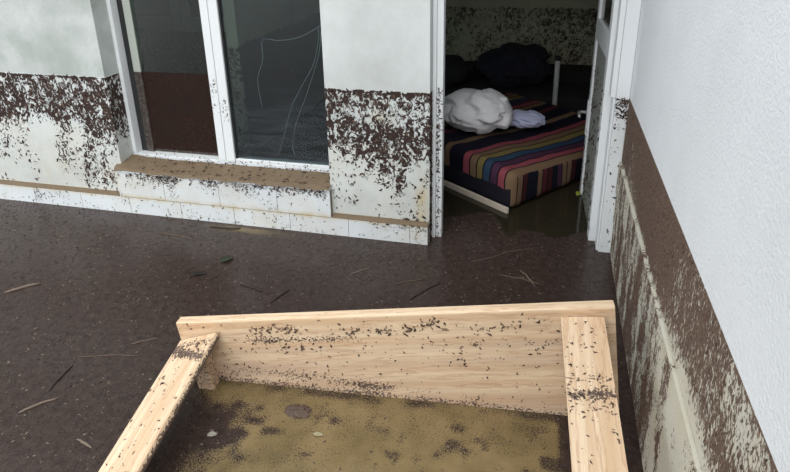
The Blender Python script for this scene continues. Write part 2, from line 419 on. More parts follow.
# ------------------------------------------------------------------ window
def glass_mat(name, tint, muddy=False):
    m, nt, p = new_mat(name); out = nt.nodes['Material Output']
    tr = N(nt, 'ShaderNodeBsdfTransparent'); tr.inputs['Color'].default_value = (*tint, 1)
    gl = N(nt, 'ShaderNodeBsdfGlossy'); gl.inputs['Roughness'].default_value = .03
    fr = N(nt, 'ShaderNodeFresnel'); fr.inputs['IOR'].default_value = 1.5
    ms = N(nt, 'ShaderNodeMixShader'); L(nt, fr.outputs[0], ms.inputs[0]); L(nt, tr.outputs[0], ms.inputs[1]); L(nt, gl.outputs[0], ms.inputs[2])
    v = objcoord(nt)
    df = N(nt, 'ShaderNodeBsdfDiffuse'); ms2 = N(nt, 'ShaderNodeMixShader')
    if muddy:
        sp = N(nt, 'ShaderNodeSeparateXYZ'); L(nt, v, sp.inputs[0])
        below = maprange(nt, sp.outputs['Z'], HL-.002, HL-.006)
        den = maprange(nt, noise(nt, v, 60, 4, .7), .34, .60, .60, .97)
        thin = maprange(nt, noise(nt, v, 5, 3), .30, .5, .66, 1.)
        mud = math_(nt, 'MULTIPLY', below, math_(nt, 'MULTIPLY', den, thin))
        L(nt, mix(nt, maprange(nt, noise(nt, v, 90, 4), .3, .7), srgb(34, 25, 23), srgb(62, 47, 41)), df.inputs['Color'])
        film = math_(nt, 'ADD', mud, math_(nt, 'MULTIPLY', math_(nt, 'SUBTRACT', 1.0, below), .035))
        L(nt, film, ms2.inputs[0])
    else:
        sp = N(nt, 'ShaderNodeSeparateXYZ'); L(nt, v, sp.inputs[0])
        wv = noise(nt, objcoord(nt, (1.2, 1, 9)), 6, 4)
        low = maprange(nt, sp.outputs['Z'], HL, HL-.25, .012, .05)
        foot = maprange(nt, math_(nt, 'ADD', sp.outputs['Z'], math_(nt, 'MULTIPLY', noise(nt, v, 40, 3), .05)), .325, .305)
        L(nt, math_(nt, 'MAXIMUM', math_(nt, 'MULTIPLY', low, maprange(nt, wv, .35, .65, .4, 1.5)), math_(nt, 'MULTIPLY', foot, .85)), ms2.inputs[0])
        L(nt, mix(nt, foot, srgb(150, 160, 170), srgb(70, 52, 44)), df.inputs['Color'])
    L(nt, ms.outputs[0], ms2.inputs[1]); L(nt, df.outputs[0], ms2.inputs[2]); L(nt, ms2.outputs[0], out.inputs['Surface'])
    return m
M['glass_mud'] = glass_mat('glass_with_dried_mud_film', (.80, .86, .84), True)
M['glass'] = glass_mat('smeared_glass', (.80, .88, .90))
M['glass_door'] = glass_mat('door_glass', (.55, .66, .62))
def banded(name, rgb, mudrgb, dens=(.30, .52, .75, .98)):
    m, nt, p = new_mat(name); v = objcoord(nt); sp = N(nt, 'ShaderNodeSeparateXYZ'); L(nt, v, sp.inputs[0])
    below = maprange(nt, sp.outputs['Z'], HL-.002, HL-.006)
    f = math_(nt, 'MULTIPLY', below, maprange(nt, noise(nt, v, 60, 4, .6), *dens))
    L(nt, mix(nt, f, mix(nt, noise(nt, v, 6, 3), tuple(c*.9 for c in rgb), rgb), mudrgb), p.inputs['Base Color']); p.inputs['Roughness'].default_value = .6
    return m
M['sash_mud'] = banded('dull_aluminium_with_mud', srgb(168, 174, 166), srgb(50, 37, 33))
M['wardrobe'] = banded('grey_paint_with_mud', srgb(150, 156, 150), srgb(44, 36, 33))
win = empty('window_1', (0, 0, 0)); win['kind'] = 'structure'; tag(win, 'two-pane white sliding window, left pane browned with mud', 'window')
YW = .028   # front of the window frame
boxes('window_frame', [(WX0, WX0+.022, YW, YW+.09, SZ+.002, WTOP), (WX1-.03, WX1, YW, YW+.09, SZ+.002, WTOP), (WX0+.022, WX1-.03, YW, YW+.09, SZ+.002, .302), (WX0+.022, WX1-.03, YW, YW+.09, WTOP-.03, WTOP)], M['frame'], win, .002)
boxes('track', [(WX0+.022, WX0+.058, YW+.052, YW+.088, .302, WTOP-.03)], M['gap'], win, .001)
# left sash (rear track)
ls = boxes('left_sash', [(WX0+.060, WX0+.104, YW+.044, YW+.080, .303, WTOP-.031), (-2.06, -2.02, YW+.055, YW+.080, .303, WTOP-.031), (WX0+.108, -2.06, YW+.055, YW+.080, .303, .325), (WX0+.108, -2.06, YW+.055, YW+.080, WTOP-.06, WTOP-.031)], M['sash_mud'], win, .002)
boxes('pane', [(WX0+.100, -2.052, YW+.050, YW+.054, .320, WTOP-.06)], M['glass_mud'], ls, 0)
# right sash (front track) with the wide meeting stile
rs = boxes('right_sash', [(-2.048, -2.006, YW-.004, YW+.030, .303, WTOP-.031), (-1.999, -1.950, YW-.007, YW+.030, .303, WTOP-.031), (-2.006, -1.999, YW+.002, YW+.028, .303, WTOP-.031), (-1.415, WX1-.0305, YW, YW+.028, .303, WTOP-.031), (-1.950, -1.415, YW+.002, YW+.028, .303, .318), (-1.950, -1.415, YW+.002, YW+.028, WTOP-.06, WTOP-.031)], M['frame'], win, .002)
boxes('gasket', [(-1.950, -1.941, YW+.004, YW+.024, .318, WTOP-.06)], M['gap'], rs, .0008)
boxes('pane', [(-1.941, -1.415, YW+.012, YW+.016, .318, WTOP-.06)], M['glass'], rs, 0)

# ------------------------------------------------------------------ door frame posts and the open door
post = tag(boxes('trim_3', [(DX0+.001, -.846, -.030, .03, FL, DTOP), (-.846, -.816, -.018, .03, FL, DTOP)], M['frame'], None, .003), 'white door post at the wall corner, flecked with mud', 'door frame', kind='structure')
post2 = tag(boxes('trim_4', [(-.056, -.0005, .0, .10, FL, DTOP), (-.079, -.0565, .012, .10, .76, DTOP), (-.066, -.0565, .012, .10, FL, .758)], M['frame'], None, .003), 'white door post beside the muddy right wall', 'door frame', kind='structure')
door = empty('door_1', (-.062, .105, 0)); door['kind'] = 'structure'; tag(door, 'white door standing open into the dark room', 'door')
door.rotation_euler = (0, 0, math.radians(92.0))
DW, DT = .62, .036     # local x along the leaf, y thickness (y>0 faces the opening)
boxes('door_leaf', [(0, .07, 0, DT, FL+.03, DTOP-.02), (DW-.07, DW, 0, DT, FL+.03, DTOP-.02), (.07, DW-.07, 0, DT, .90, 1.01), (.07, DW-.07, 0, DT, FL+.03, -.3), (.07, DW-.07, 0, DT, DTOP-.1, DTOP-.02)], M['frame'], door, .003)
boxes('pane', [(.07, DW-.07, .014, .022, 1.01, DTOP-.1)], M['glass_door'], door, 0)
for k in range(9):
    z0 = -.3+k*(1.2/9)
    boxes('panel_board', [(.07, DW-.07, .012, .026, z0+.002, z0+1.2/9-.002)], M['frame_grey'], door, .004)
boxes('edge_strip', [(DW, DW+.006, .004, DT-.004, FL+.04, DTOP-.03)], M['frame'], door, .001)
h = boxes('handle_plate', [(DW-.060, DW-.024, DT, DT+.007, .36, .56)], M['frame'], door, .003)
tube('lever', [(DW-.042, DT+.006, .49), (DW-.042, DT+.045, .49), (DW-.050, DT+.052, .49), (DW-.13, DT+.052, .488)], [.010, .010, .010, .008], simple('steel', srgb(200, 200, 196), .25, .05, 8, metallic=.8), h, 10)

# ------------------------------------------------------------------ right wall: plaster above, boards below the flood mark
V, F = join([fb(0.0, .25, -5.2, -.0005, HL, WH), fb(0.012, .25, -5.2, -.0005, FL, HL)])
me = from_np('wall_right', V, F); set_attr(me, 'mud', np.where(V[:, 0] == .012, .85, -.2)); set_attr(me, 'stain', np.zeros(len(V)))
wall_right = tag(link('wall_right', me, M['plaster_right']), 'rough white plaster wall, brown with mud below the flood mark', 'wall', kind='structure')
ys_end = (-.002, -2.6)
rows = [(FL, .012), (.014, .167), (.173, .313), (.319, .470), (.476, HL)]
for z0, z1 in rows:
    pr = .0 if z1 < .7 else .001
    V, F = fb({.014: -.003, .173: -.0065, .319: -.0105, .476: -.0015}.get(z0, -.002), .0115, ys_end[1], ys_end[0], z0, z1, ('-x', '+z', '-y'), .010)
    me = from_np('wall_board', V, F); set_attr(me, 'mud', mud_right(V[:, 1], V[:, 2])); set_attr(me, 'stain', .35*vnoise(V[:, 1], V[:, 2], 6, 3))
    link('wall_board', me, M['board_right'], wall_right)
V, F = fb(-.004, .0115, -5.2, ys_end[1]-.002, FL, HL); me = from_np('wall_board', V, F)
set_attr(me, 'mud', np.full(len(V), .4)); set_attr(me, 'stain', np.zeros(len(V))); link('wall_board', me, M['board_right'], wall_right)

# ------------------------------------------------------------------ the dark room
def inner_wall(name, dims, fine, axis, label, extra=0.):
    V, F = fb(*dims, fine, .05); me = from_np(name, V, F)
    set_attr(me, 'mud', mud_inner(V[:, axis], V[:, 2])+extra*(V[:, 2] < HL)*(V[:, 1] > .86)); set_attr(me, 'stain', np.zeros(len(V)))
    return tag(link(name, me, M['inner']), label, 'wall', kind='structure')
inner_wall('wall_rear', (-6, 1.5, 3.0, 3.15, FL, 2.2), ('-y',), 0, 'mud-spotted rear wall inside the dark room')
inner_wall('wall_east', (1.35, 1.5, .25, 3.0, FL, 2.2), ('-x',), 1, 'inner side wall of the dark room')
inner_wall('wall_west', (-6.0, -5.85, .14, 3.0, FL, 2.2), ('+x',), 1, 'far side wall of the room behind the window')
inner_wall('wall_partition', (-2.39, -2.31, .85, 2.999, FL, 2.199), ('+x', '-y'), 1, 'partition wall with flood mark seen through the window', 1.0)
tag(boxes('wall_front', [(.0005, 1.5, .0005, .25, FL, 2.2)], M['inner'], None, 0), 'inner wall beside the open door', 'wall', kind='structure')
tag(boxes('ceiling', [(-6, 1.5, .131, 3.15, 2.2, 2.35)], simple('ceiling_white', srgb(190, 190, 184), .8), None, 0), 'ceiling of the dark room', 'ceiling', kind='structure')

# ------------------------------------------------------------------ mattress with striped cover, on a pale board base
C0 = Vector((-.497, .328, 0)); ax = Vector((-.79759, .60320, 0)); ay = Vector((.60320, .79759, 0))   # ax: along near-left edge, ay: along near-right edge
rot_m = Matrix(((ax.x, ay.x, 0, C0.x), (ax.y, ay.y, 0, C0.y), (0, 0, 1, 0), (0, 0, 0, 1)))
LEN, WID = 1.16, 1.30
def stripe_mat(name, axis, cols, width, offset, line=.17, border=False):
    m, nt, p = new_mat(name); v = objcoord(nt)
    sp = N(nt, 'ShaderNodeSeparateXYZ'); L(nt, v, sp.inputs[0])
    wob = math_(nt, 'MULTIPLY', math_(nt, 'SUBTRACT', noise(nt, v, 6, 2), .5), .014)
    c = math_(nt, 'DIVIDE', math_(nt, 'ADD', math_(nt, 'ADD', sp.outputs[axis], wob), offset), width*len(cols))
    fr = math_(nt, 'FRACT', c)
    cr = N(nt, 'ShaderNodeValToRGB'); cr.color_ramp.interpolation = 'CONSTANT'; e = cr.color_ramp.elements
    while len(e) > 1: e.remove(e[-1])
    e[0].position = 0; e[0].color = (*srgb(*cols[0]), 1)
    for k in range(1, len(cols)):
        q = e.new(k/len(cols)); q.color = (*srgb(*cols[k]), 1)
    L(nt, fr, cr.inputs['Fac'])
    ln = math_(nt, 'FRACT', math_(nt, 'MULTIPLY', fr, float(len(cols))))
    dark = math_(nt, 'LESS_THAN', ln, line)
    col = mix(nt, dark, cr.outputs['Color'], srgb(22, 20, 26))
    if border:      # plain dark valance along the near long side
        zz = math_(nt, 'ADD', sp.outputs[2], math_(nt, 'MULTIPLY', noise(nt, v, 12, 2), .04))
        col = mix(nt, math_(nt, 'MULTIPLY', maprange(nt, zz, .150, .144), maprange(nt, sp.outputs[1], .05, .045)), col, srgb(30, 30, 40))
    L(nt, col, p.inputs['Base Color'])
    p.inputs['Roughness'].default_value = .9; p.inputs['Specular IOR Level'].default_value = .15
    L(nt, bump(nt, noise(nt, v, 260, 2), .3, .002), p.inputs['Normal'])
    return m
TAN, RED, PINK, YEL, BLU, NAVY, PUR, MAR = (116, 94, 74), (84, 38, 45), (138, 70, 80), (122, 108, 68), (48, 68, 92), (22, 23, 38), (72, 46, 68), (66, 29, 35)
M['stripe_top'] = stripe_mat('striped_cover', 0, [TAN, PINK, PUR, BLU, YEL, TAN, PINK, NAVY, NAVY, TAN, NAVY, NAVY, RED, NAVY], .054, .012, border=True)
M['stripe_end'] = stripe_mat('striped_cover_side', 1, [TAN, TAN, MAR, NAVY, NAVY, TAN, RED, MAR, NAVY, PUR], .044, 0.0)
M['dark_side'] = simple('dark_cover_side', srgb(34, 34, 46), .9, .25, 20, .3, 90)
def rounded_mattress():
    bm = bmesh.new(); bmesh.ops.create_cube(bm, size=1)
    z0, z1 = .006, .232
    for v in bm.verts: v.co = Vector(((v.co.x+.5)*LEN, (v.co.y+.5)*WID, z0+(v.co.z+.5)*(z1-z0)))
    bmesh.ops.bevel(bm, geom=[e for e in bm.edges if max(v.co.z for v in e.verts) > .1 or True], offset=.06, segments=6, affect='EDGES', profile=.6)
    bmesh.ops.subdivide_edges(bm, edges=[e for e in bm.edges if e.calc_length() > .3], cuts=34, use_grid_fill=True)
    for v in bm.verts:
        k = mnoise.fractal(v.co*5, 1, 2, 3)
        if v.co.z > .12: v.co.z += k*.010-.012*max(0, (v.co.x-.2))*0
        v.co.x += .006*mnoise.noise(v.co*9); v.co.y += .006*mnoise.noise(v.co*9+Vector((3, 3, 3)))
    for v in bm.verts: v.co.z *= 1+.13*min(v.co.x, .8)/.5-.20*min(v.co.y, .8)/.58
    me = bpy.data.meshes.new('mattress'); bm.normal_update()
    for f in bm.faces:
        f.smooth = True
        f.material_index = 0
        if f.normal.z < .45:
            if f.normal.x < -.6: f.material_index = 1
    bm.to_mesh(me); bm.free()
    return me
mme = rounded_mattress()
for k in ('stripe_top', 'stripe_end'): mme.materials.append(M[k])
matt = link('mattress', mme); matt.matrix_world = rot_m
tag(matt, 'mattress in a multicoloured striped cover beyond the doorway', 'mattress')
bb = boxes('low_bed', [(.004, LEN, -.020, -.004, -.40, .032), (.012, .03, .03, WID, -.40, -.012), (.03, LEN, -.004, WID, -.02, -.004)], simple('pale_board', srgb(198, 186, 172), .6, .12, 30), None, .003)
bb.matrix_world = rot_m; tag(bb, 'low pale wooden bed under the striped mattress', 'bed')

# ------------------------------------------------------------------ bundles of bedding
def cloth_heap(name, centre, size, seed, mat, label, cat, fold=.16, freq=3.0, zmin=None, sub=5, dirv=(1, .3, .1)):
    bm = bmesh.new(); bmesh.ops.create_icosphere(bm, subdivisions=sub, radius=1)
    o = Vector((seed*3.1, seed*1.7, seed*.9)); dv = Vector(dirv).normalized()
    for v in bm.verts:
        d = v.co.normalized()
        w = mnoise.fractal(d*1.6+o, 1, 2, 3)
        dd = Vector((d.x*.7+d.z*.6, d.y*.7, d.z*1.5-d.x*.5)); rg = .5+.5*math.sin(freq*4.2*(d.x*.75+d.z*.55-d.y*.35)+4.0*w+seed)
        rg2 = 1-abs(mnoise.noise(d*freq*2.3-o+Vector((w, w, 0))))*2
        s = 1+.20*w+fold*(rg-.5)+fold*.22*(rg2-.5)
        p = Vector((d.x*size[0]*s, d.y*size[1]*s, d.z*size[2]*s))
        if zmin is not None and p.z < zmin: p.z = zmin+(p.z-zmin)*.06
        v.co = p
    for f in bm.faces: f.smooth = True
    me = bpy.data.meshes.new(name); bm.to_mesh(me); bm.free()
    ob = link(name, me, mat); ob.location = centre; return tag(ob, label, cat)
duvet_m = simple('white_bedding', srgb(242, 242, 246), .85, .05, 6, .2, 40)
cloth_heap('bundled_duvet', (-.765, .93, .392), (.205, .17, .135), 2.3, duvet_m, 'crumpled white bedding heaped on the striped mattress', 'bedding', .13, 2.0, -.125)
cloth_heap('rolled_sheet', (-.49, 1.13, .285), (.14, .07, .055), 5.1, simple('blue_white_sheet', srgb(186, 190, 220), .85, .1, 40, .2, 40), 'bluish white rolled sheet end beside the white bedding', 'sheet', .18, 2.6, -.05)
cloth_heap('pillow', (-1.10, 1.03, .40), (.11, .12, .13), 8.4, simple('pale_green_cloth', srgb(190, 196, 172), .85, .1, 30, .2, 40), 'pale greenish cloth behind the white bedding by the door post', 'cloth', .15, 2.4, -.12)

# dark things at the back of the room
dk = simple('dark_blanket', srgb(36, 34, 36), .95, .3, 8, .4, 30)
db = empty('dark_sofa', (-.1, 2.58, 0)); tag(db, 'dark sofa against the rear wall behind the bed', 'sofa')
boxes('seat', [(-1.35, 1.35, -.40, .12, -.40, .16)], dk, db, .04, 4)
boxes('backrest', [(-1.35, 1.35, .12, .40, -.40, .26)], dk, db, .05, 4)
cloth_heap('dark_blanket', (-.62, 2.42, .345), (.28, .22, .17), 4.2, simple('navy_blanket', srgb(28, 28, 40), .95, .3, 6, .3, 30), 'heap of dark blue blankets on the sofa', 'blanket', .16, 2.2, -.16)
cloth_heap('dark_blanket', (-1.22, 2.42, .28), (.24, .20, .13), 6.8, dk, 'heap of black bedding left of the blue blankets', 'blanket', .16, 2.2, -.10)
tube('white_tube', [(-.28, 2.12, FL), (-.279, 2.12, .30), (-.281, 2.12, .45), (-.281, 2.12, .462), (-.281, 2.12, .47)], [.021, .021, .021, .020, .012], simple('white_plastic', srgb(190, 192, 190), .4), None, 12)
wt = bpy.data.objects['white_tube']; tag(wt, 'slim white plastic tube standing upright in the dark room', 'tube')
tube('cap', [(-.281, 2.12, .468), (-.281, 2.12, .50)], [.023, .023], simple('black_cap', srgb(30, 30, 32), .5), wt, 12)

# pale wardrobe seen through the left pane
wd = empty('wardrobe', (-3.0, 1.30, 0)); tag(wd, 'grey panelled wardrobe seen dimly through the muddy left pane', 'wardrobe')
wm = M['wardrobe']
boxes('body', [(-.55, .55, .03, .5, FL, 1.7)], wm, wd, .004)
for a, b in ((-.54, -.005), (.005, .54)):
    d = boxes('door', [(a, a+.07, 0, .028, -.3, 1.68), (b-.07, b, 0, .028, -.3, 1.68), (a+.07, b-.07, 0, .028, .78, .87), (a+.07, b-.07, 0, .028, -.3, -.2), (a+.07, b-.07, 0, .028, 1.58, 1.68)], wm, wd, .003)
    boxes('upper_panel', [(a+.07, b-.07, .016, .026, .87, 1.58)], simple('dark_panel', srgb(40, 43, 42), .5), d, .001)
    boxes('lower_panel', [(a+.07, b-.07, .014, .026, -.2, .78)], wm, d, .001)

# thin white cord hanging behind the right pane
wire_m = simple('white_cord', srgb(170, 174, 172), .5)
def smooth_path(pts, n=6):
    pts = [Vector(p) for p in pts]; P = [pts[0]]+pts+[pts[-1]]; out = []
    for k in range(1, len(P)-2):
        for t in range(n):
            u = t/n; a, b, c, d = P[k-1:k+3]
            out.append(.5*((2*b)+(c-a)*u+(2*a-5*b+4*c-d)*u*u+(3*b-a-3*c+d)*u**3))
    return out+[pts[-1]]
for pts, lab in (([(-1.40, .10, 1.06), (-1.46, .10, 1.02), (-1.56, .10, .97), (-1.67, .10, .95), (-1.76, .10, .95), (-1.77, .10, .85), (-1.81, .10, .74), (-1.80, .10, .60)], 'thin white cord draped across behind the right pane'),
                 ([(-1.46, .105, 1.02), (-1.462, .105, .96), (-1.50, .105, .83), (-1.58, .105, .70), (-1.64, .105, .59), (-1.72, .105, .36), (-1.735, .105, .335)], 'longer white cord hanging curved behind the right pane'),
                 ([(-1.45, .112, 1.0), (-1.47, .112, .88), (-1.55, .112, .67), (-1.62, .112, .51), (-1.65, .112, .38), (-1.64, .112, .34)], 'shorter white cord hanging nearest the window edge')):
    tag(tube('cord', smooth_path(pts), .0013, wire_m, None, 6), lab, 'cord', 'white cords behind the right pane')

# ------------------------------------------------------------------ timber bed frame lying in the water
def wood_mat(name, seed=0., bands=True):
    m, nt, p = new_mat(name)
    v = objcoord(nt, (.55, 7, 7)); v0 = objcoord(nt)
    w = noise(nt, v, 2.2, 5, .6)
    add = N(nt, 'ShaderNodeVectorMath', operation='ADD'); add.inputs[1].default_value = (seed, seed, seed); L(nt, v, add.inputs[0])
    g = noise(nt, add.outputs[0], 5.5, 6, .65)
    ring = math_(nt, 'FRACT', math_(nt, 'MULTIPLY', w, 9.0))
    c = mix(nt, maprange(nt, g, .35, .68), srgb(228, 206, 176), srgb(212, 185, 153))
    bandn = noise(nt, objcoord(nt, (.12, 16, 16)), 1.0, 2); c = mix(nt, maprange(nt, bandn, .47, .60, 0, .75), c, srgb(202, 168, 132))
    c = mix(nt, maprange(nt, ring, .70, 1.0, 0, .62), c, srgb(178, 136, 104))
    fine = noise(nt, objcoord(nt, (2, 60, 60)), 6, 3)
    c = mix(nt, maprange(nt, fine, .45, .75, 0, .35), c, srgb(184, 146, 118))
    at = N(nt, 'ShaderNodeAttribute', attribute_name='wet')
    c = mix(nt, math_(nt, 'MULTIPLY', at.outputs['Fac'], maprange(nt, noise(nt, objcoord(nt, (.4, 3, 3)), 7, 4), .3, .65, .25, 1)), c, srgb(186, 160, 140))
    at2 = N(nt, 'ShaderNodeAttribute', attribute_name='mud')
    mk = maprange(nt, math_(nt, 'SUBTRACT', at2.outputs['Fac'], maprange(nt, noise(nt, v0, 130, 4, .6), .3, .7)), -.05, .08)
    c = mix(nt, mk, c, srgb(96, 80, 72))
    L(nt, c, p.inputs['Base Color']); p.inputs['Roughness'].default_value = .55; p.inputs['Specular IOR Level'].default_value = .35
    nrm = bump(nt, fine, .12, .002); L(nt, bump(nt, mk, .4, .003, nrm), p.inputs['Normal'])
    return m
bedf = empty('timber_bed', (-.83, -1.16, 0)); tag(bedf, 'pale pine bed frame floating tilted in the flood water', 'bed')
bedf_inv = Matrix.Translation((.83, 1.16, 0))
P0 = Vector((-1.5285, -1.2166, .2257)); P1 = Vector((-.11187, -1.09354, .42630))
nf_ = Vector((.0868, -.99623, 0)); e1 = (P1-P0).normalized(); ey = -(nf_-e1*nf_.dot(e1)).normalized(); ez = e1.cross(ey)
def frame_mat(o, X, Y, Z): return Matrix(((X.x, Y.x, Z.x, o.x), (X.y, Y.y, Z.y, o.y), (X.z, Y.z, Z.z, o.z), (0, 0, 0, 1)))
HBM = frame_mat(P0, e1, ey, ez); HBL = (P1-P0).length
def plank(name, dims, mtx, mat, wetf, mudf, fine, parent=bedf, step=.012, bev=.004):
    V, F = fine_box(*dims, fine, step)
    # soften the arrises a little
    me = from_np(name, V, F)
    Wd = np.array([(mtx @ Vector(v))[:] for v in V])
    set_attr(me, 'wet', wetf(V, Wd)); set_attr(me, 'mud', mudf(V, Wd))
    bm = bmesh.new(); bm.from_mesh(me); bmesh.ops.remove_doubles(bm, verts=bm.verts, dist=1e-5); bm.to_mesh(me); bm.free()
    o = link(name, me, mat, parent); o.matrix_world = mtx; o.matrix_parent_inverse = Matrix.Identity(4); o.matrix_basis = bedf_inv @ mtx
    bv = o.modifiers.new('bevel', 'BEVEL'); bv.width = bev; bv.segments = 2; bv.limit_method = 'ANGLE'
    return o
def hb_mud(V, Wd):
    x, z, h = V[:, 0], V[:, 2], Wd[:, 2]
    n1 = vnoise(x, z, 10, 21); n2 = vnoise(x, z, 30, 22)
    d = .02+.48*G(h, .004, .014)+.20*G(h, .035, .03)*sstep(n1, .3, .6)
    d += .55*G(z, -.075-.02*x, .016)*(1-sstep(x, .55, .72))*sstep(x, .15, .3)
    d += .45*G(h, .075-.05*x, .018)*G(x, .55, .28)
    d += .40*G(z, -.118, .010)*sstep(x, .8, 1.0)*sstep(n2, .3, .6)
    return d+(n2-.5)*.25
def hb_wet(V, Wd):
    h = Wd[:, 2]; z = V[:, 2]
    return np.clip(1-sstep(h, .05, .13), 0, 1)*.55+.65*G(z, -.125, .016)+.5*G(z, -.19, .03)+.4*G(z, -.06, .008)
M['wood_a'] = wood_mat('pine_headboard', 0.); M['wood_b'] = wood_mat('pine_rail', 4.3); M['wood_c'] = wood_mat('pine_side_rail', 9.1)
plank('headboard', (0, HBL, 0, .035, -.66, 0), HBM, M['wood_a'], hb_wet, hb_mud, ('-y', '+z'))
D = Vector((.06, -.985, -.163)).normalized()
def rail(name, a, b, length, th, mat, wetf, mudf):
    a, b = Vector(a), Vector(b); wd = (b-a); Yv = wd-D*wd.dot(D); w = Yv.length; Yv.normalize(); Z = D.cross(Yv)
    # local x along the rail, y across, z up (0 = upper face)
    if Z.z < 0: Yv = -Yv; Z = D.cross(Yv); a = b
    mt = frame_mat(a, D, Yv, Z)
    plank(name, (0, length, 0, w, -th, 0), mt, mat, wetf, mudf, ('+z',)); return mt, w
zero = lambda V, Wd: np.zeros(len(V))
railR, wR = rail('side_rail', (-.263, -1.109, .379), (-.140, -1.098, .395), 1.8, .030, M['wood_b'], zero,
                 lambda V, Wd: .05+.70*G(V[:, 0]+.10*V[:, 1], .285, .018)*sstep(vnoise(V[:, 0], V[:, 1], 40, 31), .2, .6)+.35*G(V[:, 0], .225, .012)+.2*(vnoise(V[:, 0], V[:, 1], 50, 32)-.5))
railL, wL = rail('side_rail', (-1.520, -1.218, .157), (-1.376, -1.205, .216), 1.8, .024, M['wood_c'], zero,
                 lambda V, Wd: .06+.75*G(V[:, 0]-.35*(V[:, 1]-.07), .075, .018)+.5*G(V[:, 0], .03, .012)+.2*(vnoise(V[:, 0], V[:, 1], 50, 33)-.5)+1.1*(V[:, 2] < -.003))  # mud bands on the upper face; sides turn dark brown below it
legm = frame_mat(Vector((-1.462, -1.262, .115)), e1, ey, ez)
plank('leg', (0, .055, 0, .048, -.5, .045), legm, wood_mat('pine_leg', 6.), lambda V, W: np.full(len(V), .6), lambda V, W: np.full(len(V), .38), ('-y', '+x'), step=.015)
legm2 = frame_mat(Vector((-.225, -1.155, .31)), e1, ey, ez)
plank('leg', (0, .055, 0, .048, -.6, .045), legm2, wood_mat('pine_leg_b', 7.), lambda V, W: np.full(len(V), .6), lambda V, W: np.full(len(V), .2), ('-y',), step=.015)

# ------------------------------------------------------------------ flecks of mud and leaf, as relief on the surfaces
def scatter_rect(n, a0, a1, b0, b1, dens, gain=1.0):
    a = rng.uniform(a0, a1, n); b = rng.uniform(b0, b1, n)
    k = rng.uniform(0, 1, n) < np.clip(dens(a, b), 0, 1)*gain
    return a[k], b[k]
def clump(a, b, k, sp):
    a = np.repeat(a, k)+rng.normal(0, sp, len(a)*k); b = np.repeat(b, k)+rng.normal(0, sp, len(b)*k); return a, b
# left and right sections of the back wall
for a0, a1, n, nm in ((-4.7, WX0-.004, 9400, 0), (WX1+.004, DX0-.004, 3600, 1)):
    a, b = scatter_rect(n, a0, a1, .10, HL-.004, lambda a, b: np.clip(mud_back(a, b), 0, 1)**1.1, .70)
    flecks('mud_flecks', np.stack([a, np.full_like(a, YB), b], 1), (1, 0, 0), (0, 0, 1), (0, -1, 0), .010, .032, (.25, .5), (.12, .28), M['fleck'], wall_back)
a, b = scatter_rect(2900, -4.7, DX0-.004, .004, SZ-.015, lambda a, b: np.clip(mud_back(a, b), 0, 1)*np.where(b > .098, (a > WX0) & (a < WX1), 1)*.9)
a = np.concatenate([a, rng.uniform(-4.7, DX0-.01, 170)]); b = np.concatenate([b, rng.uniform(.004, .094, 170)])
flecks('mud_flecks', np.stack([a, np.full_like(a, YB-.031), b], 1), (1, 0, 0), (0, 0, 1), (0, -1, 0), .008, .022, (.22, .45), (.1, .25), M['fleck'], base)
# litter on the sill silt
a = rng.uniform(WX0, WX1, 170); b = rng.uniform(YB-.03, .015, 170)
flecks('mud_flecks', np.stack([a, b, SZ+.008+.029*(b-(YB-.03))/.125], 1), (1, 0, 0), (0, 1, 0), (0, 0, 1), .010, .035, (.15, .35), (.1, .2), M['fleck'], sil)
a = rng.uniform(WX0, WX1, 150)
flecks('mud_flecks', np.stack([a, np.full_like(a, YW-.001), .285+rng.uniform(0, 1, 150)**2*.035], 1), (1, 0, 0), (0, 0, 1), (0, -1, 0), .006, .018, (.2, .45), (.1, .25), M['fleck'], win)
a = rng.uniform(WX0-.02, WX1+.005, 420); k = rng.uniform(0, 1, 420) < .25+.75*sstep(vnoise(a, a*0, 9, 51), .3, .7); a = a[k]
flecks('mud_flecks', np.stack([a, np.full_like(a, YB-.0345), SZ-.002-np.abs(rng.normal(0, .022, len(a)))], 1), (1, 0, 0), (0, 0, 1), (0, -1, 0), .009, .026, (.22, .45), (.1, .25), M['fleck'], apron)
# window stile, door posts, door leaf
a = np.concatenate([rng.uniform(-2.047, -2.008, 26), rng.uniform(-1.998, -1.952, 26)]); b = np.concatenate([np.abs(rng.normal(0, 1, 26))*.09*-1+HL-.01, HL-.12-rng.uniform(0, 1, 26)**1.5*.12])
flecks('mud_flecks', np.stack([a, np.where(a < -2.0, YW-.004, YW-.007), b], 1), (1, 0, 0), (0, 0, 1), (0, -1, 0), .007, .018, (.25, .5), (.1, .25), M['fleck'], win)
b = rng.uniform(.0, HL+.01, 420); a = rng.uniform(-.845, -.818, 420); k = rng.uniform(0, 1, 420) < (.15+.75*(a < -.830))*(.5+.5*(b > .35))
flecks('mud_flecks', np.stack([a, np.full_like(a, -.018), b], 1)[k], (1, 0, 0), (0, 0, 1), (0, -1, 0), .008, .022, (.25, .5), (.1, .3), M['fleck'], post)
b = rng.uniform(.0, HL, 420)
flecks('mud_flecks', np.stack([np.full_like(b, DX0), rng.uniform(YB, -.03, 420), b], 1), (0, 1, 0), (0, 0, 1), (1, 0, 0), .010, .026, (.3, .6), (.1, .3), M['fleck'], wall_back)
b = np.concatenate([rng.uniform(.03, HL-.005, 260), HL-.004-np.abs(rng.normal(0, .05, 150))]); a = rng.uniform(-.054, -.003, 410); k = rng.uniform(0, 1, 410) < np.clip(.10+.9*sstep(b, .55, .76)*(.4+.6*(a > -.035)), 0, 1)
flecks('mud_flecks', np.stack([a, np.zeros_like(a), b], 1)[k], (1, 0, 0), (0, 0, 1), (0, -1, 0), .008, .022, (.25, .5), (.1, .3), M['fleck'], post2)
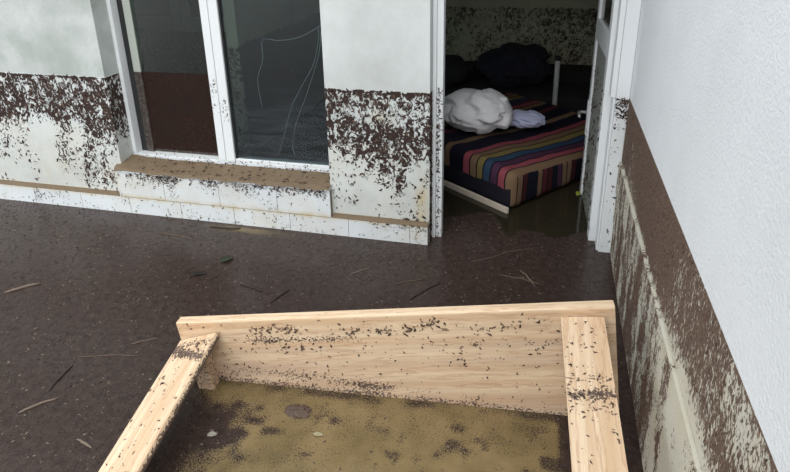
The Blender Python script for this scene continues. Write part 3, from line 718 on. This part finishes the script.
a = rng.uniform(.0, DW, 900); b = rng.uniform(.0, HL, 900); k = rng.uniform(0, 1, 900) < vnoise(a, b, 6, 41)*.9
flecks('mud_flecks', np.stack([a, np.where((a > .07) & (a < DW-.07), .026, DT), b], 1)[k], (1, 0, 0), (0, 0, 1), (0, 1, 0), .010, .030, (.3, .6), (.08, .2), M['fleck'], door)
# right wall
a, b = scatter_rect(9000, -2.2, -.01, .0, HL-.006, lambda a, b: np.clip(mud_right(a, b), 0, 1)*.5)
flecks('mud_flecks', np.stack([np.select([b > .473, b > .316, b > .17], [-.0015, -.0105, -.0065], -.003), a, b], 1), (0, 1, 0), (0, 0, 1), (-1, 0, 0), .004, .014, (.25, .5), (.1, .25), fleck_mat('dry_mud_flecks', srgb(70, 53, 45), srgb(108, 86, 74), srgb(150, 130, 112)), wall_right, angle=math.pi/2)
# timber: litter lying on the headboard face and on the rails
def local_flecks(parent_name_mtx, pts, T, B, Nn, n=None, **kw):
    mt = bedf_inv @ parent_name_mtx
    W = np.array([(mt @ Vector(p))[:] for p in pts]); R3 = np.array(mt.to_3x3())
    flecks('mud_flecks', W, R3 @ np.array(T, float), R3 @ np.array(B, float), R3 @ np.array(Nn, float), **kw)
fk = dict(lo=.005, hi=.016, wr=(.25, .55), hr=(.15, .35), mat=fleck_mat('litter_on_timber', srgb(58, 43, 37), srgb(92, 72, 61), srgb(128, 106, 88)), parent=bedf)
px = rng.uniform(0, HBL, 5200); pz = rng.uniform(-.45, -.005, 5200)
pw = np.array([(HBM @ Vector((x, 0, z))).z for x, z in zip(px, pz)])
dens = .045+np.clip(hb_mud(np.stack([px, px*0, pz], 1), np.stack([px, px, pw], 1)), 0, 1)*.8
dens += .10*G(pz, -.14, .06)*sstep(px, .7, 1.)
k = (rng.uniform(0, 1, len(px)) < dens) & (pw > 0)
local_flecks(HBM, np.stack([px, np.zeros_like(px), pz], 1)[k], (1, 0, 0), (0, 0, 1), (0, -1, 0), **fk)
cl = []
for cx, cz, n, sx, sz in ((.34, -.035, 34, .05, .007), (.40, -.048, 12, .02, .006), (.61, -.052, 14, .018, .010), (.72, -.060, 26, .028, .007), (.80, -.055, 12, .012, .010), (.90, -.040, 20, .035, .016), (.88, -.035, 8, .01, .01), (1.05, -.055, 10, .03, .012), (1.10, -.060, 12, .03, .006), (1.18, -.045, 10, .03, .006), (.96, -.17, 8, .006, .02), (.33, -.115, 24, .1, .008)):
    cl += list(zip(rng.normal(cx, sx, n), [0]*n, np.minimum(-.006, rng.normal(cz, sz, n))))
local_flecks(HBM, cl, (1, 0, 0), (0, 0, 1), (0, -1, 0), **dict(fk, lo=.008, hi=.022))
for mt, w, bands in ((railR, wR, ((.285, .018, 80), (.225, .008, 22), (.33, .02, 14), (.12, .03, 8))), (railL, wL, ((.075, .014, 60), (.04, .010, 26), (.20, .03, 16), (.36, .02, 6)))):
    pts = [(x, y, 0) for x, y in zip(rng.uniform(.02, .9, 90), rng.uniform(.004, w-.004, 90))]
    for c, s, n in bands: pts += [(max(.004, x), y, 0) for x, y in zip(rng.normal(c, s, n), rng.uniform(.004, w-.004, n))]
    local_flecks(mt, pts, (1, 0, 0), (0, 1, 0), (0, 0, 1), **fk)

# floating litter on the water: fine bits as one mass
n = 105000
a = rng.uniform(-4.2, -.004, n); b = rng.uniform(-2.2, .4, n)
k = rng.uniform(0, 1, n) < np.clip(cover_fn(a, b), 0, 1)**1.5*.5
k &= ~((b > YB-.032) & (a < -.80))
a, b = a[k], b[k]
flecks('floating_litter', np.stack([a, b, np.zeros_like(a)], 1), (1, 0, 0), (0, 1, 0), (0, 0, 1), .003, .016, (.12, .45), (.1, .3), M['fleck_water'], None, .0004, tintpow=1.6)
tag(bpy.data.objects['floating_litter'], 'fine brown plant litter floating on the flood water', 'litter')

# twigs one can point at
tw_m = {'pale': simple('pale_twig', srgb(108, 94, 82), .7, .2, 40), 'dark': simple('dark_twig', srgb(38, 30, 27), .7, .2, 40), 'brown': simple('brown_twig', srgb(86, 70, 60), .7, .2, 40)}
TW = [(-2.60, -.93, -2.50, -.83, 'pale', .006, 'pale flat stick floating at the left picture edge'),
      (-1.97, -1.50, -1.89, -1.41, 'pale', .0045, 'pale twig left of the frame, low in the picture'),
      (-1.70, -1.55, -1.63, -1.57, 'pale', .0045, 'short pale chip beside the left side rail'),
      (-1.98, -1.22, -1.75, -1.16, 'brown', .0022, 'long thin brown stalk left of the headboard corner'),
      (-1.61, -.64, -1.49, -.67, 'dark', .006, 'dark twig floating behind the headboard'),
      (-1.42, -.74, -1.38, -.63, 'dark', .005, 'dark twig pointing away behind the headboard top'),
      (-.94, -.49, -.82, -.42, 'brown', .003, 'brown stalk floating in front of the door post'),
      (-.64, -.23, -.33, -.02, 'brown', .0025, 'long brown stalk across the doorway water'),
      (-.41, -.25, -.34, -.37, 'pale', .003, 'pale straw slanting in the doorway water'),
      (-.50, -.31, -.30, -.35, 'brown', .0028, 'brown straw lying level in front of the doorway'),
      (-1.86, -.16, -2.03, -.17, 'dark', .005, 'dark twig at the foot of the tiles under the window'),
      (-1.46, -1.49, -1.48, -1.42, 'brown', .003, 'brown twig in the shade under the left side rail'),
      (-1.16, -.46, -1.08, -.38, 'pale', .0028, 'pale straw in the middle of the open water'),
      (-.85, -.59, -.75, -.44, 'dark', .004, 'dark twig close behind the middle of the headboard'),
      (-2.25, -.29, -2.03, -.32, 'brown', .003, 'brown stalk floating below the window\'s left pane'),
      (-1.95, -1.39, -1.96, -1.26, 'dark', .004, 'dark twig left of the side rail, pointing away'),
      (-1.83, -1.11, -1.74, -1.05, 'brown', .003, 'short brown twig near the headboard\'s left corner')]
for x0, y0, x1, y1, c, r, lab in TW:
    p0, p1 = Vector((x0, y0, r*.5)), Vector((x1, y1, r*.5)); d = (p1-p0); s = Vector((-d.y, d.x, 0))
    pts = [p0.lerp(p1, t/6)+s*.05*math.sin(t/6*3.1)*random.uniform(.4, 1)+s*random.uniform(-.015, .015) for t in range(7)]
    tag(tube('twig', pts, [r*q for q in (.5, .9, 1, 1, .9, .8, .4)], tw_m[c], None, 6, .15), lab, 'twig', 'twigs floating on the flood water')
def leaf(name, loc, rz, ln, wd, mat, label, cat='leaf', arch=.25):
    nx, ny = 10, 4; V = []; F = []
    for a in range(nx+1):
        t = a/nx; w = wd*math.sin(math.pi*min(1, t*.97+.02))**.8*.5
        for b in range(ny+1):
            s = b/ny*2-1; V.append((ln*(t-.5), w*s, arch*ln*.25*math.sin(math.pi*t)+abs(s)*w*.35+.002))
    for a in range(nx):
        for b in range(ny): i0 = a*(ny+1)+b; F.append((i0, i0+ny+1, i0+ny+2, i0+1))
    me = bpy.data.meshes.new(name); me.from_pydata(V, [], F); me.update()
    o = link(name, me, mat, None, True); o.location = loc; o.rotation_euler = (0, 0, rz)
    sm = o.modifiers.new('thickness', 'SOLIDIFY'); sm.thickness = .0015
    return tag(o, label, cat)
leaf('leaf', (-1.84, -.61, 0), .5, .075, .030, simple('black_leaf', srgb(30, 26, 24), .4), 'dark curled leaf floating in the open water')
leaf('leaf', (-1.775, -.465, 0), .9, .070, .045, simple('olive_leaf', srgb(40, 46, 28), .5), 'dark green curled leaf floating below the window')
leaf('leaf', (-.125, .66, 0), 1.2, .060, .035, simple('lime_leaf', srgb(140, 150, 50), .5), 'yellow green leaf floating at the foot of the open door')
leaf('leaf', (-1.296, -1.436, 0), .3, .030, .020, simple('white_scrap', srgb(150, 144, 134), .5), 'small white scrap floating inside the frame', 'scrap', .1)
leaf('leaf', (-.97, -1.36, 0), .1, .035, .016, simple('beige_scrap', srgb(150, 142, 112), .5), 'beige leaf fragment floating inside the frame', 'leaf', .1)
lump = cloth_heap('mud_clod', (-1.069, -1.285, -.004), (.042, .030, .014), 3.3, simple('clod', srgb(84, 68, 58), .7, .25, 60, .5, 120), 'round brown mud clod awash inside the frame', 'mud clod', .30, 1.1, None, 5)
